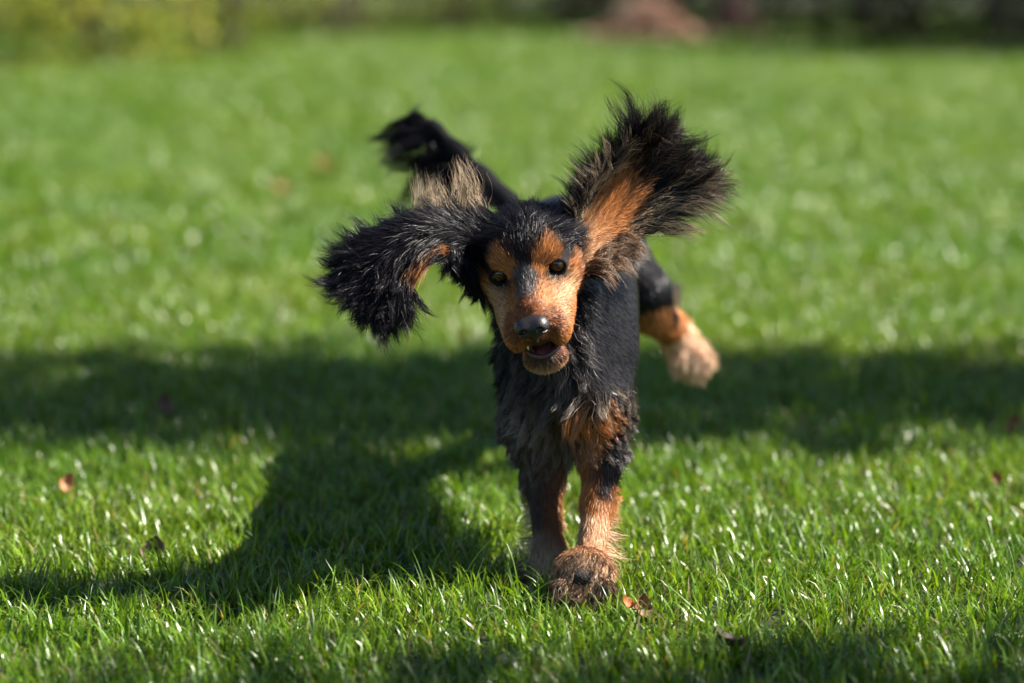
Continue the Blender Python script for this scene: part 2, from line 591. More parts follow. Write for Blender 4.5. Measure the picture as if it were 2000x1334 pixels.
def grow(roots, dirs, length, segs, bend=None, bend_amt=0.0, clump_n=0, clump=0.7, clump_pow=1.2, curl=0.0, waves=1.5, jitter=0.15, len_jit=0.25, stray=0.06, hook=0.0):
    """strand paths (n, segs+1, 3)"""
    n = len(roots)
    L = np.broadcast_to(length, (n,)) * (1 + rng.uniform(-len_jit, len_jit, n))
    d0 = nrm(dirs + rng.normal(0, jitter, (n, 3)))
    if bend is None:
        bend = np.zeros((n, 3))
    bend = np.broadcast_to(bend, (n, 3))
    pts = np.zeros((n, segs + 1, 3)); pts[:, 0] = roots
    ba = np.broadcast_to(bend_amt, (n,))[:, None]
    for s in range(1, segs + 1):
        t = (s - 0.5) / segs
        d = nrm(d0 * (1 - ba * t) + bend * ba * t)
        pts[:, s] = pts[:, s - 1] + d * (L / segs)[:, None]
    t = np.linspace(0, 1, segs + 1)
    e1 = nrm(np.cross(d0, rng.normal(0, 1, (n, 3)))); e2 = np.cross(d0, e1)
    ph = rng.uniform(0, 6.283, n); fr = waves * rng.uniform(0.7, 1.35, n); am = curl * rng.uniform(0.4, 1.5, n)
    hk = rng.uniform(.2, 1.3, n)
    if clump_n and clump_n < n:
        ci = rng.choice(n, clump_n, replace=False)
        kd = kdtree.KDTree(clump_n)
        for i, c in enumerate(ci):
            kd.insert(roots[c], i)
        kd.balance()
        own = np.fromiter((kd.find(r)[1] for r in roots), int, n)
        src = ci[own]
        e1 = e1[src]; e2 = e2[src]; hk = hk[src]
        ph = ph[src] + rng.normal(0, 0.18, n); fr = fr[src]; am = am[src]
        free = rng.random(n) < stray
        w = (clump * t[None] ** clump_pow) * np.where(free, 0.15, rng.uniform(0.75, 1.0, n))[:, None]
        Lr = (L / L[src])[:, None, None]
        ctr = pts[src]
        target = ctr[:, :1] + (ctr - ctr[:, :1]) * np.minimum(Lr, 1.3)
        pts = pts * (1 - w[..., None]) + target * w[..., None]
    if hook:
        pts = pts + e1[:, None] * (hook * (L * hk)[:, None] * (t ** 2.5)[None])[..., None] * 1.0
    if curl:
        a = 6.283 * fr[:, None] * t[None] + ph[:, None]
        env = (am[:, None] * t[None] ** 1.1)[..., None]
        off = env * (np.sin(a)[..., None] * e1[:, None] + 0.7 * np.cos(a)[..., None] * e2[:, None])
        pts = pts + off - off[:, :1]
    return pts


def vary(c, amt=0.18):
    n = len(c)
    return np.clip(c * (1 + rng.normal(0, amt, (n, 1))), 0.002, 0.9)


BLACK = np.array([0.0055, 0.0048, 0.0066])
DBROWN = np.array([0.035, 0.022, 0.016])
TAN = np.array([0.34, 0.132, 0.042])
RED = np.array([0.16, 0.058, 0.028])
CREAM = np.array([0.60, 0.41, 0.27])
GREY = np.array([0.13, 0.115, 0.11])
BLOND = np.array([0.42, 0.31, 0.20])
PALE = np.array([0.50, 0.31, 0.18])


# ------------------------------------------------------------------ dog: shape
HO = P(1031, 531, 2.72)                                    # midway between the eyes
HR = np.array((Matrix.Rotation(math.radians(-11), 3, 'Y') @ Matrix.Rotation(math.radians(-5), 3, 'Z') @ Matrix.Rotation(math.radians(18), 3, 'X')))


def H(x, y, z):
    return HO + HR @ (np.array([x, y, z]) * 0.001)


prims = []     # dict(kind, ..., region, k, sub)


def ell(c, r, region, k=0.02, R=None, sub=False):
    prims.append(dict(t='e', c=np.asarray(c), r=np.asarray(r, float), R=np.eye(3) if R is None else R, region=region, k=k, sub=sub))


def cone(a, b, ra, rb, region, k=0.02, sub=False):
    prims.append(dict(t='c', a=np.asarray(a), b=np.asarray(b), ra=ra, rb=rb, region=region, k=k, sub=sub))


def sdf(p, q):
    """primitive p at points q (...,3)"""
    if p['t'] == 'e':
        l = (q - p['c']) @ p['R']
        k0 = np.sqrt(((l / p['r']) ** 2).sum(-1)); k1 = np.sqrt(((l / p['r'] ** 2) ** 2).sum(-1))
        return k0 * (k0 - 1) / np.maximum(k1, 1e-6)
    ba = p['b'] - p['a']; pa = q - p['a']
    h = np.clip((pa @ ba) / (ba @ ba), 0, 1)
    return np.linalg.norm(pa - h[..., None] * ba, axis=-1) - (p['ra'] + (p['rb'] - p['ra']) * h)


def hell(c, r, region='head', k=0.012, sub=False, rot=None):
    R = HR if rot is None else HR @ np.array(Euler(rot).to_matrix())
    ell(H(*c), np.array(r) * 0.001, region, k, R, sub)


def hcone(a, b, ra, rb, region='head', k=0.012, sub=False):
    cone(H(*a), H(*b), ra * .001, rb * .001, region, k, sub)


# trunk
ell(P(1112, 690, 2.910), (0.068, 0.15, 0.116), 'chest', 0.05)
ell(P(1124, 595, 3.060), (0.080, 0.16, 0.110), 'trunk', 0.05)
ell(P(1118, 545, 3.240), (0.076, 0.15, 0.090), 'trunk', 0.05)
ell(P(1100, 500, 3.390), (0.082, 0.11, 0.085), 'trunk', 0.05)
# neck
cone(H(0, 62, -20), P(1112, 620, 2.880), 0.050, 0.078, 'neck', 0.04)
# front leg on the ground (dog's right)
cone(P(1052, 730, 2.870), P(1044, 830, 2.870), 0.042, 0.034, 'legA_up', 0.04)
cone(P(1044, 830, 2.870), P(1062, 935, 2.870), 0.032, 0.022, 'legA_up', 0.03)
cone(P(1062, 935, 2.870), P(1074, 1085, 2.810), 0.021, 0.0160, 'legA', 0.02)
cone(P(1074, 1085, 2.810), P(1072, 1150, 2.780), 0.0175, 0.020, 'legA', 0.02)
ell(P(1070, 1168, 2.800), (0.026, 0.040, 0.020), 'pawA', 0.02)
# lifted front leg (dog's left)
cone(P(1166, 710, 2.860), P(1168, 800, 2.820), 0.038, 0.032, 'legB_up', 0.04)
cone(P(1168, 800, 2.820), P(1174, 895, 2.810), 0.031, 0.022, 'legB_up', 0.03)
cone(P(1174, 895, 2.810), P(1168, 985, 2.790), 0.0215, 0.0170, 'legB', 0.02)
cone(P(1168, 985, 2.790), P(1154, 1085, 2.730), 0.0165, 0.0165, 'legB', 0.02)
ell(P(1141, 1118, 2.695), (0.034, 0.024, 0.029), 'pawB', 0.016)
ell(P(1139, 1150, 2.680), (0.031, 0.017, 0.017), 'pawB', 0.012)
for dx, dy in ((-45, 10), (-17, 26), (14, 27), (42, 9)):
    ell(P(1139 + dx, 1143 + dy, 2.672), (0.0125, 0.015, 0.0135), 'pawB', 0.005)
# hind leg seen on the right (dog's left)
cone(P(1185, 495, 3.42), P(1258, 570, 3.38), 0.060, 0.036, 'thigh', 0.03)
cone(P(1258, 570, 3.38), P(1308, 622, 3.40), 0.034, 0.012, 'thigh', 0.02)
cone(P(1268, 612, 3.38), P(1312, 640, 3.46), 0.028, 0.022, 'shank', 0.012)
cone(P(1312, 640, 3.46), P(1342, 690, 3.47), 0.022, 0.025, 'hindfoot', 0.012)
ell(P(1348, 702, 3.46), (0.026, 0.030, 0.024), 'hindfoot', 0.012)
for dx, dy in ((-18, 14), (0, 22), (16, 20), (28, 6)):
    ell(P(1350 + dx, 700 + dy, 3.445), (0.011, 0.016, 0.014), 'hindfoot', 0.006)
# other hind leg, mostly hidden
cone(P(1050, 520, 3.46), P(1130, 640, 3.42), 0.062, 0.036, 'thigh', 0.03)
cone(P(1130, 640, 3.42), P(1225, 605, 3.60), 0.030, 0.020, 'shank', 0.015)
cone(P(1225, 605, 3.60), P(1296, 577, 3.66), 0.020, 0.022, 'hindfoot', 0.015)
# tail
tail_pts = [P(990, 395, 3.50), P(940, 350, 3.52), P(890, 295, 3.54), P(850, 250, 3.55), P(815, 225, 3.56)]
for i in range(4):
    cone(tail_pts[i], tail_pts[i + 1], 0.019 - 0.004 * i, 0.015 - 0.004 * i, 'tail', 0.02)
# head
hell((0, 54, 5), (50, 60, 39))
hell((0, 20, 16), (40, 34, 25), k=0.02)
hcone((0, 14, -14), (0, -56, -30), 28, 20, k=0.016)
hell((0, -38, -28), (25, 40, 15), k=0.008)
hcone((0, -2, 2), (0, -66, -14), 13, 10, k=0.010)
for s in (-1, 1):
    hell((s * 22, 12, 16), (18, 17, 15), k=0.010)
    hell((s * 38, 38, -20), (19, 36, 30), k=0.02)
    hell((s * 24, -30, -51), (15.5, 38, 25), k=0.012)
    hell((s * 28, -2, -40), (16, 30, 22), k=0.014)
hell((0, -54, -47), (17, 18, 16), k=0.008)
hcone((0, 30, -58), (0, -34, -89), 28, 19, region='jaw', k=0.007)
hell((3, -38, -92), (23, 16, 12.5), region='jaw', k=0.012)
# mouth, eye hollows
hell((4, -60, -71), (19, 34, 7.5), region='mouth', k=0.003, sub=True, rot=(0.06, 0.05, 0))
EYES = [(-32, 10.2, 0), (32, 10.2, 0)]
for ex, ey, ez in EYES:
    hell((ex * 1.04, ey - 12, ez - 1), (14, 11, 9), region='head', k=0.006, sub=True)
for ex, ey, ez in EYES:
    hell((ex, ey, ez), (14.4, 14.4, 14.4), region='lid', k=0.003)
for ex, ey, ez in EYES:
    hell((ex * 1.02, ey - 13, ez - .9), (10.8, 10.5, 7.4), region='lid', k=0.0015, sub=True)


def axis_coords(lo, hi, flo, fhi, coarse, fine):
    a = np.arange(lo, flo, coarse); b = np.arange(flo, fhi, fine); c = np.arange(fhi, hi + coarse, coarse)
    return np.concatenate([a, b, c]).astype(np.float32)


def surface_nets(F, X, Y, Z):
    I = F < 0
    nx, ny, nz = F.shape
    cnt = np.zeros((nx - 1, ny - 1, nz - 1), np.int8)
    for dx in (0, 1):
        for dy in (0, 1):
            for dz in (0, 1):
                cnt += I[dx:nx - 1 + dx, dy:ny - 1 + dy, dz:nz - 1 + dz]
    mix = (cnt > 0) & (cnt < 8)
    ci, cj, ck = np.nonzero(mix)
    ids = np.full(mix.shape, -1, np.int64); ids[ci, cj, ck] = np.arange(len(ci))
    acc = np.zeros((len(ci), 3)); num = np.zeros(len(ci))
    crn = [(a, b, c) for a in (0, 1) for b in (0, 1) for c in (0, 1)]
    for a in crn:
        for b in crn:
            if sum(x != y for x, y in zip(a, b)) != 1 or a > b:
                continue
            fa = F[ci + a[0], cj + a[1], ck + a[2]]; fb = F[ci + b[0], cj + b[1], ck + b[2]]
            m = (fa < 0) != (fb < 0)
            t = np.where(m, fa / np.where(m, fa - fb, 1), 0)
            pa = np.stack([X[ci + a[0]], Y[cj + a[1]], Z[ck + a[2]]], 1); pb = np.stack([X[ci + b[0]], Y[cj + b[1]], Z[ck + b[2]]], 1)
            acc += np.where(m[:, None], pa + t[:, None] * (pb - pa), 0); num += m
    V = acc / num[:, None]
    Q = []
    e = I[:-1, 1:-1, 1:-1] != I[1:, 1:-1, 1:-1]
    i, j, k = np.nonzero(e); j += 1; k += 1
    q = np.stack([ids[i, j - 1, k - 1], ids[i, j, k - 1], ids[i, j, k], ids[i, j - 1, k]], 1)
    fl = ~I[i, j, k]; q[fl] = q[fl][:, ::-1]; Q.append(q)
    e = I[1:-1, :-1, 1:-1] != I[1:-1, 1:, 1:-1]
    i, j, k = np.nonzero(e); i += 1; k += 1
    q = np.stack([ids[i - 1, j, k - 1], ids[i - 1, j, k], ids[i, j, k], ids[i, j, k - 1]], 1)
    fl = ~I[i, j, k]; q[fl] = q[fl][:, ::-1]; Q.append(q)
    e = I[1:-1, 1:-1, :-1] != I[1:-1, 1:-1, 1:]
    i, j, k = np.nonzero(e); i += 1; j += 1
    q = np.stack([ids[i - 1, j - 1, k], ids[i, j - 1, k], ids[i, j, k], ids[i - 1, j, k]], 1)
    fl = ~I[i, j, k]; q[fl] = q[fl][:, ::-1]; Q.append(q)
    Q = np.concatenate(Q)
    return V, Q[(Q >= 0).all(1)]


def fill_field(prs, X, Y, Z, margin=0.07):
    F = np.full((len(X), len(Y), len(Z)), 1.0, np.float32)
    for p in prs:
        if p['t'] == 'e':
            r = p['r'].max(); lo, hi = p['c'] - r, p['c'] + r
        else:
            lo = np.minimum(p['a'] - p['ra'], p['b'] - p['rb']); hi = np.maximum(p['a'] + p['ra'], p['b'] + p['rb'])
        sl = []
        for A, l, h in zip((X, Y, Z), lo - margin, hi + margin):
            s, e = np.searchsorted(A, l), np.searchsorted(A, h)
            sl.append(slice(max(0, s), max(1, e)))
        sl = tuple(sl)
        gx, gy, gz = np.meshgrid(X[sl[0]], Y[sl[1]], Z[sl[2]], indexing='ij')
        d = sdf(p, np.stack([gx, gy, gz], -1)).astype(np.float32)
        f = F[sl]; k = p['k']
        if p['sub']:
            h = np.clip(0.5 - 0.5 * (f + d) / k, 0, 1)
            F[sl] = f + (-d - f) * h + k * h * (1 - h)
        else:
            h = np.clip(0.5 + 0.5 * (d - f) / k, 0, 1)
            F[sl] = d + (f - d) * h - k * h * (1 - h)
    return F


X = axis_coords(-0.17, 0.34, HO[0] - .075, HO[0] + .085, 0.0045, 0.0020)
Y = axis_coords(2.55, 3.78, HO[1] - .105, HO[1] + .07, 0.0050, 0.0020)
Z = axis_coords(-0.03, 0.58, HO[2] - .125, HO[2] + .075, 0.0045, 0.0020)
BV, BQ = surface_nets(fill_field(prims, X, Y, Z), X, Y, Z)


def vert_normals(V, Q):
    n = np.cross(V[Q[:, 2]] - V[Q[:, 0]], V[Q[:, 3]] - V[Q[:, 1]])
    N = np.zeros_like(V)
    for c in range(4):
        np.add.at(N, Q[:, c], n)
    return nrm(N)


BN = vert_normals(BV, BQ)
regs = [p['region'] for p in prims if not p['sub']]
dists = np.stack([sdf(p, BV) for p in prims if not p['sub']], 1)
near_prim = dists.argmin(1)
REG = np.array(regs)[near_prim]
AX = np.array([nrm(p['b'] - p['a']) if p['t'] == 'c' else np.array([0, 0, -1.0]) for p in prims if not p['sub']])[near_prim]
HL = (BV - HO) @ HR * 1000.0            # head coordinates, mm


def noise3(p, s, seed=0):
    """cheap smooth noise, about -1..1"""
    r = np.random.default_rng(seed)
    o = np.zeros(len(p))
    for i in range(5):
        k = r.normal(0, 1, 3); k = k / np.linalg.norm(k) * s * r.uniform(.6, 1.6)
        o += np.sin(p @ k + r.uniform(0, 6.28))
    return o / 2.6


def blob(p, c, r):
    return np.clip(1.25 - np.sqrt((((p - np.array(c)) / np.array(r)) ** 2).sum(-1)) , 0, .5) * 2


def mixc(a, b, w):
    return a + (b - a) * np.clip(w, 0, 1)[:, None]


def head_colour(h):
    """markings of the face in head coordinates (mm)"""
    n = len(h)
    x, y, z = h[:, 0], h[:, 1], h[:, 2]
    ax = np.abs(x)
    nz = noise3(h, 0.25, 3) * 2.5
    n2 = noise3(h, 0.6, 13)
    c = np.tile(BLACK, (n, 1))
    front = smooth01(40, 14, y + nz)
    # lower face and muzzle tan
    face = front * smooth01(4, -6, z + nz * .6 - np.clip(ax - 40, 0, 30) * 0.2)
    c = mixc(c, TAN * .92, face)
    for s in (-1, 1):
        # pale cheek under the eye, deep tan behind it
        c = mixc(c, PALE, front * blob(h, (s * 34, 0, -24), (15, 30, 18)) * .65)
        c = mixc(c, RED, blob(h, (s * 50, 22, -26), (8, 14, 20)) * .8)
        c = mixc(c, PALE, blob(h, (s * 30, -34, -40), (10, 22, 20)) * .6)
        c = mixc(c, RED, blob(h, (s * 20, -62, -36), (15, 18, 17)) * .9)
        c = mixc(c, DBROWN * 2, front * blob(h, (s * 33, -4, -13), (12, 20, 5)) * .5)
        # brow spots
        c = mixc(c, TAN * 1.08, np.clip(blob(h, (s * 20.5, 4, 15.5), (17.5, 34, 20.5)) * 1.15, 0, 1))
        # dark rim round the eye and the streak from its inner corner
        rr = np.sqrt((((h - np.array([s * 33, -3, -1.5])) / np.array([14.5, 30, 11.0])) ** 2).sum(1))
        c = mixc(c, DBROWN * .9, smooth01(1.25, .90, rr + n2 * .06))
        c = mixc(c, DBROWN * 1.4, blob(h, (s * 19, -12, -9), (5, 16, 5)) * .55)
    # dark stripe between the brows, smoky grey down the bridge
    wid = np.interp(z, [0, 12, 22, 34], [1.2, 2.5, 8, 26])
    stripe = smooth01(wid + 3.5, wid - 2, ax + nz * .6) * smooth01(-4, 8, z) * (y < 30)
    c = mixc(c, BLACK, stripe * .93)
    c = mixc(c, GREY * .62, np.clip(blob(h, (-2, -24, 4), (12, 28, 13)) * 1.2, 0, 1) * .85)
    c = mixc(c, GREY * .75, blob(h, (-2, -48, -3), (11, 16, 11)) * .85)
    # red-brown round the nose, dark upper lip
    c = mixc(c, RED, np.clip(blob(h, (0, -68, -14), (22, 11, 16)) * 1.2, 0, 1) * .85)
    c = mixc(c, DBROWN * 1.3, blob(h, (0, -70, -56), (13, 20, 9)) * .85)
    # jaw: dark below the lip, pale rim under it
    jw = smooth01(-74, -80, z) * front * (y < 0)
    c = mixc(c, RED * .9, jw)
    c = mixc(c, DBROWN * 1.6, jw * blob(h, (3, -56, -83), (16, 14, 7)))
    c = mixc(c, PALE * .95, jw * smooth01(-88, -98, z) * .85)
    return c * (1 + .13 * n2)[:, None]


def body_colour(v, n, reg, ax_):
    m = len(v)
    h = (v - HO) @ HR * 1000.0
    c = np.tile(BLACK, (m, 1))
    isface = np.isin(reg, ['head', 'jaw', 'lid'])
    c[isface] = head_colour(h[isface])
    lid = reg == 'lid'
    rim = np.full(m, 9.)
    for ex, ey, ez in EYES:
        rim = np.minimum(rim, np.sqrt((((h - np.array([ex * 1.02, ey - 13, ez - .8])) / np.array([13.6, 13, 11.4])) ** 2).sum(1)))
    c = mixc(c, BLACK * .9, smooth01(1.12, .98, rim) * isface)
    nz = noise3(v, 90, 5) * .012
    z = v[:, 2]
    # lifted front leg: tan on its inner front, black on the outer upper side, cream below
    for r_ in ('legB_up', 'legB', 'pawB'):
        k = reg == r_
        if not k.any(): continue
        x = v[k, 0]; zz = z[k] + nz[k]
        cx = np.interp(zz, [0.05, 0.13, 0.19, 0.27], [0.092, 0.106, 0.113, 0.110])
        inner = smooth01(0.006, -0.010, x - cx + nz[k])
        q = np.tile(BLACK, (k.sum(), 1))
        q = mixc(q, TAN * .95, inner * smooth01(.225, .205, zz))
        q = mixc(q, TAN, smooth01(.225, .215, zz) * smooth01(.185, .195, zz) * (v[k, 1] < 2.86) * smooth01(.128, .110, x))
        q = mixc(q, TAN * .9, smooth01(.130, .108, zz))
        q = mixc(q, CREAM, smooth01(.105, .07, zz) * .4)
        c[k] = q
    for r_ in ('legA_up', 'legA', 'pawA'):  # planted leg: brown and tan, dimmed so the colour carries its shade
        k = reg == r_
        if not k.any(): continue
        zz = z[k] + nz[k]
        q = np.tile(BLACK, (k.sum(), 1))
        q = mixc(q, DBROWN * 1.8, smooth01(.24, .19, zz) * .8)
        q = mixc(q, TAN * .55, smooth01(.16, .09, zz) * smooth01(0.03, 0.06, v[k, 0]))
        q = mixc(q, CREAM * .6, smooth01(.06, .02, zz))
        c[k] = q
    k = reg == 'shank'; c[k] = TAN
    k = reg == 'hindfoot'; c[k] = mixc(np.tile(TAN, (k.sum(), 1)), CREAM * 1.15, np.full(k.sum(), .85))
    # chest: brown-grey bib
    k = reg == 'chest'
    bib = smooth01(2.93, 2.84, v[k, 1]) * smooth01(.26, .17, z[k])
    c[k] = mixc(c[k], DBROWN * 2.4, bib)
    return c


BC = body_colour(BV, BN, REG, AX)
mouth_in = np.zeros(len(BV), bool)
for p in prims:
    if p['region'] == 'mouth':
        mouth_in |= sdf(p, BV) < 0.0018
BC[mouth_in] = np.array([0.030, 0.010, 0.011])

# ------------------------------------------------------------------ dog: ears
def resample(pts, n):
    pts = np.asarray(pts)
    t = np.concatenate([[0], np.cumsum(np.linalg.norm(np.diff(pts, axis=0), axis=1))]); t /= t[-1]
    u = np.linspace(0, 1, n)
    # Catmull-Rom through the points
    out = np.zeros((n, 3))
    for i, x in enumerate(u):
        s = min(len(pts) - 2, max(0, np.searchsorted(t, x, side='right') - 1))
        f = (x - t[s]) / (t[s + 1] - t[s])
        p0, p1, p2, p3 = pts[max(0, s - 1)], pts[s], pts[s + 1], pts[min(len(pts) - 1, s + 2)]
        out[i] = 0.5 * ((2 * p1) + (-p0 + p2) * f + (2 * p0 - 5 * p1 + 4 * p2 - p3) * f * f + (-p0 + 3 * p1 - 3 * p2 + p3) * f ** 3)
    return out


class Ear:
    def __init__(self, lower, upper, bulge, NU=40, NV=15):
        self.NU, self.NV = NU, NV
        lo, up = resample(lower, NU), resample(upper, NU)
        v = np.linspace(-1, 1, NV)
        S = lo[:, None] * (1 - (v + 1) / 2)[None, :, None] + up[:, None] * ((v + 1) / 2)[None, :, None]
        Tu, Tv = np.gradient(S, axis=0), np.gradient(S, axis=1)
        n = nrm(np.cross(Tv, Tu))
        if n[..., 1].mean() > 0: n = -n            # n looks towards the viewer's side
        S = S + n * (bulge * (1 - v ** 2))[None, :, None]
        Tu, Tv = np.gradient(S, axis=0), np.gradient(S, axis=1)
        n2 = nrm(np.cross(Tv, Tu))
        n2 *= np.sign((n2 * n).sum(-1, keepdims=True))
        self.S, self.Tu, self.Tv, self.N = S, nrm(Tu), nrm(Tv), n2

    def at(self, u, v):
        fu = np.clip(u, 0, 1) * (self.NU - 1); fv = (np.clip(v, -1, 1) + 1) / 2 * (self.NV - 1)
        i = np.minimum(fu.astype(int), self.NU - 2); j = np.minimum(fv.astype(int), self.NV - 2)
        a, b = (fu - i)[:, None], (fv - j)[:, None]

        def g(A):
            return (A[i, j] * (1 - a) + A[i + 1, j] * a) * (1 - b) + (A[i, j + 1] * (1 - a) + A[i + 1, j + 1] * a) * b
        return g(self.S), nrm(g(self.Tu)), nrm(g(self.Tv)), nrm(g(self.N))

    def slab(self, th, colf, colb):
        NU, NV = self.NU, self.NV
        v = np.linspace(-1, 1, NV)
        t = th * np.sqrt(np.clip(1.02 - v ** 2, 0, 1))[None, :, None] * np.interp(np.linspace(0, 1, NU), [0, .9, 1], [1.3, .8, .1])[:, None, None]
        A = (self.S + self.N * t).reshape(-1, 3); B = (self.S - self.N * t).reshape(-1, 3)
        i, j = np.meshgrid(np.arange(NU - 1), np.arange(NV - 1), indexing='ij')
        a = (i * NV + j).ravel()
        fa = np.stack([a, a + NV, a + NV + 1, a + 1], 1)
        fb = fa[:, ::-1] + NU * NV
        rim = []
        ring = [(i, 0) for i in range(NU)] + [(NU - 1, j) for j in range(1, NV)] + [(i, NV - 1) for i in range(NU - 2, -1, -1)] + [(0, j) for j in range(NV - 2, 0, -1)]
        for (p, q), (r, s) in zip(ring, ring[1:] + ring[:1]):
            x, y = p * NV + q, r * NV + s
            rim.append((y, x, x + NU * NV, y + NU * NV))
        F = np.concatenate([fa, fb, np.array(rim)])
        C = np.concatenate([np.tile(colf, (NU * NV, 1)), np.tile(colb, (NU * NV, 1))])
        return np.concatenate([A, B]), F, C


# the ear flung up on the right shows its tan inside
EAR_R = Ear([P(1150, 540, 2.750), P(1195, 500, 2.785), P(1240, 462, 2.81), P(1282, 410, 2.83), P(1322, 368, 2.845)],
            [P(1112, 455, 2.765), P(1130, 405, 2.775), P(1165, 360, 2.79), P(1205, 315, 2.805), P(1248, 285, 2.815)], -0.010)
# the ear on the left is turned over, black outside towards the viewer
EAR_L = Ear([P(948, 555, 2.775), P(915, 520, 2.76), P(865, 498, 2.735), P(815, 530, 2.72), P(790, 585, 2.71), P(762, 605, 2.71)],
            [P(985, 428, 2.79), P(920, 425, 2.795), P(850, 430, 2.785), P(780, 445, 2.775), P(715, 480, 2.76), P(682, 535, 2.74)], 0.012)

root = empty('dog', (float(BV[REG == 'pawA'][:, 0].mean()), float(BV[REG == 'pawA'][:, 1].mean()), 0))
tag(root, 'black and tan spaniel running towards the viewer with both ears flying', 'dog')
ORG = np.array(root.location)


def part(name, V, F, C, mat, parent=root, label=None, origin=None):
    V = np.asarray(V) - ORG
    me = np_mesh(name, V, F, C)
    o = link(name, me, mat, parent)
    if label: o['label'] = label
    return o


ea = EAR_R.slab(0.0035, TAN * .8, BLACK)
eb = EAR_L.slab(0.0035, BLACK, TAN * .7)
v, f, c = merge([(BV, BQ, BC), ea, eb])
part('body', v, f, c, M_SKIN)

# eyes
for s, (ex, ey, ez) in zip((-1, 1), EYES):
    bm = bmesh.new()
    bmesh.ops.create_uvsphere(bm, u_segments=28, v_segments=18, radius=0.0125)
    for fc in bm.faces: fc.smooth = True
    me = bpy.data.meshes.new('eye'); bm.to_mesh(me); bm.free()
    o = link('eye', me, M_EYE, root)
    o.location = Vector(H(ex, ey, ez) - ORG)
    # look into the lens
    d = Vector((0, 0, CAM_H)) - Vector(H(ex, ey, ez))
    o.rotation_euler = d.to_track_quat('-Y', 'Z').to_euler()


def small_sdf(plist, lo, hi, step):
    global prims
    keep = prims; prims = []
    plist()
    pr = prims; prims = keep
    x = np.arange(lo[0], hi[0], step); y = np.arange(lo[1], hi[1], step); z = np.arange(lo[2], hi[2], step)
    return surface_nets(fill_field(pr, x, y, z, .03), x, y, z)


def nose_prims():
    hell((0, -80, -28), (18.5, 13, 12.5), k=.004)
    for s in (-1, 1):
        hell((s * 9.5, -83, -28), (9.2, 11, 10), k=.005)
    hcone((0, -84, -35), (0, -78, -48), 4.5, 3.5, k=.006)
    for s in (-1, 1):
        hell((s * 9.2, -95, -28.5), (4.2, 6, 3.6), k=.0018, sub=True)
        hell((s * 15.5, -90, -32), (5, 6, 1.6), k=.0015, sub=True, rot=(0, s * .5, 0))
    hcone((0, -97, -26), (0, -93, -50), 1.3, 1.0, k=.0018, sub=True)


c0 = H(0, -82, -31)
v, f = small_sdf(nose_prims, c0 - .034, c0 + .034, 0.0009)
part('nose', v, f, None, M_NOSE)

# mouth: tongue, lower lip rim, teeth
def tongue_prims():
    hell((2, -22, -77), (15, 34, 5), k=.003, rot=(0.08, 0, 0))
c0 = H(2, -26, -77)
v, f = small_sdf(tongue_prims, c0 - .05, c0 + .05, 0.0022)
part('tongue', v, f, None, M_TONGUE)
lp = []
for a in np.linspace(-1.15, 1.15, 17):
    lp.append(H(math.sin(a) * 21 + 3, -32 - math.cos(a) * 28 + 3, -80.5 + (1 - math.cos(a)) * 9 + math.sin(a) * 1.0))
v, f = tube(np.array(lp), 0.0030 * np.interp(np.linspace(0, 1, 17), [0, .15, .85, 1], [.2, 1, 1, .2]), 8)
part('lower_lip', v, f, None, M_LIP)
for s, x, y, z, d, L in ((-1, -12.5, -57, -64, -1, 5), (1, 15, -52, -80, 1, 4)):
    pp = np.array([H(x, y, z), H(x * 1.03, y - 1, z + d * L * .5), H(x * .99, y - .2, z + d * L)])
    v, f = tube(pp, np.array([.0015, .0012, .0003]), 7)
    part('tooth', v, f, None, M_TOOTH)
# pads under the lifted paw
def pads():
    out = []
    c = P(1139, 1136, 2.672)
    for dx, dz, rx, rz in ((0, .004, .014, .010), (-.026, -.008, .0075, .009), (-.010, -.018, .0075, .009), (.008, -.0185, .0075, .009), (.024, -.008, .0075, .009)):
        cc = c + np.array([dx, (-.001 if dz > 0 else -.0065), dz])
        def pr(cc=cc, rx=rx, rz=rz):
            ell(cc, (rx, .0085, rz), 'pad', .004)
        out.append(small_sdf(pr, cc - .02, cc + .02, .0016))
    return out
for v, f in pads():
    part('paw_pad', v, f, None, M_PAD)

# ------------------------------------------------------------------ dog: coat
TRI = np.concatenate([BQ[:, [0, 1, 2]], BQ[:, [0, 2, 3]]])
TA = np.linalg.norm(np.cross(BV[TRI[:, 1]] - BV[TRI[:, 0]], BV[TRI[:, 2]] - BV[TRI[:, 0]]), axis=1) * .5
VIEW = nrm(np.array([0, 0, CAM_H]) - BV)
facing = (BN * VIEW).sum(1)


def sample(nwant, wv):
    """roots on the body; wv weight per vertex"""
    w = wv[TRI].mean(1) * TA
    t = rng.choice(len(TRI), nwant, p=w / w.sum())
    r1, r2 = np.sqrt(rng.random(nwant)), rng.random(nwant)
    bc = np.stack([1 - r1, r1 * (1 - r2), r1 * r2], 1)
    V = (BV[TRI[t]] * bc[..., None]).sum(1); N = nrm((BN[TRI[t]] * bc[..., None]).sum(1))
    k = TRI[t][np.arange(nwant), bc.argmax(1)]
    return V, N, REG[k], AX[k]


def lay(g, n, lift):
    tg = g - (g * n).sum(1, keepdims=True) * n
    return nrm(nrm(tg) + n * np.broadcast_to(lift, (len(n),))[:, None])


base_w = np.where(facing > -0.35, 1.0, 0.25)
NOSE = H(0, -80, -26)


def inreg(*r):
    return np.isin(REG, r).astype(float)


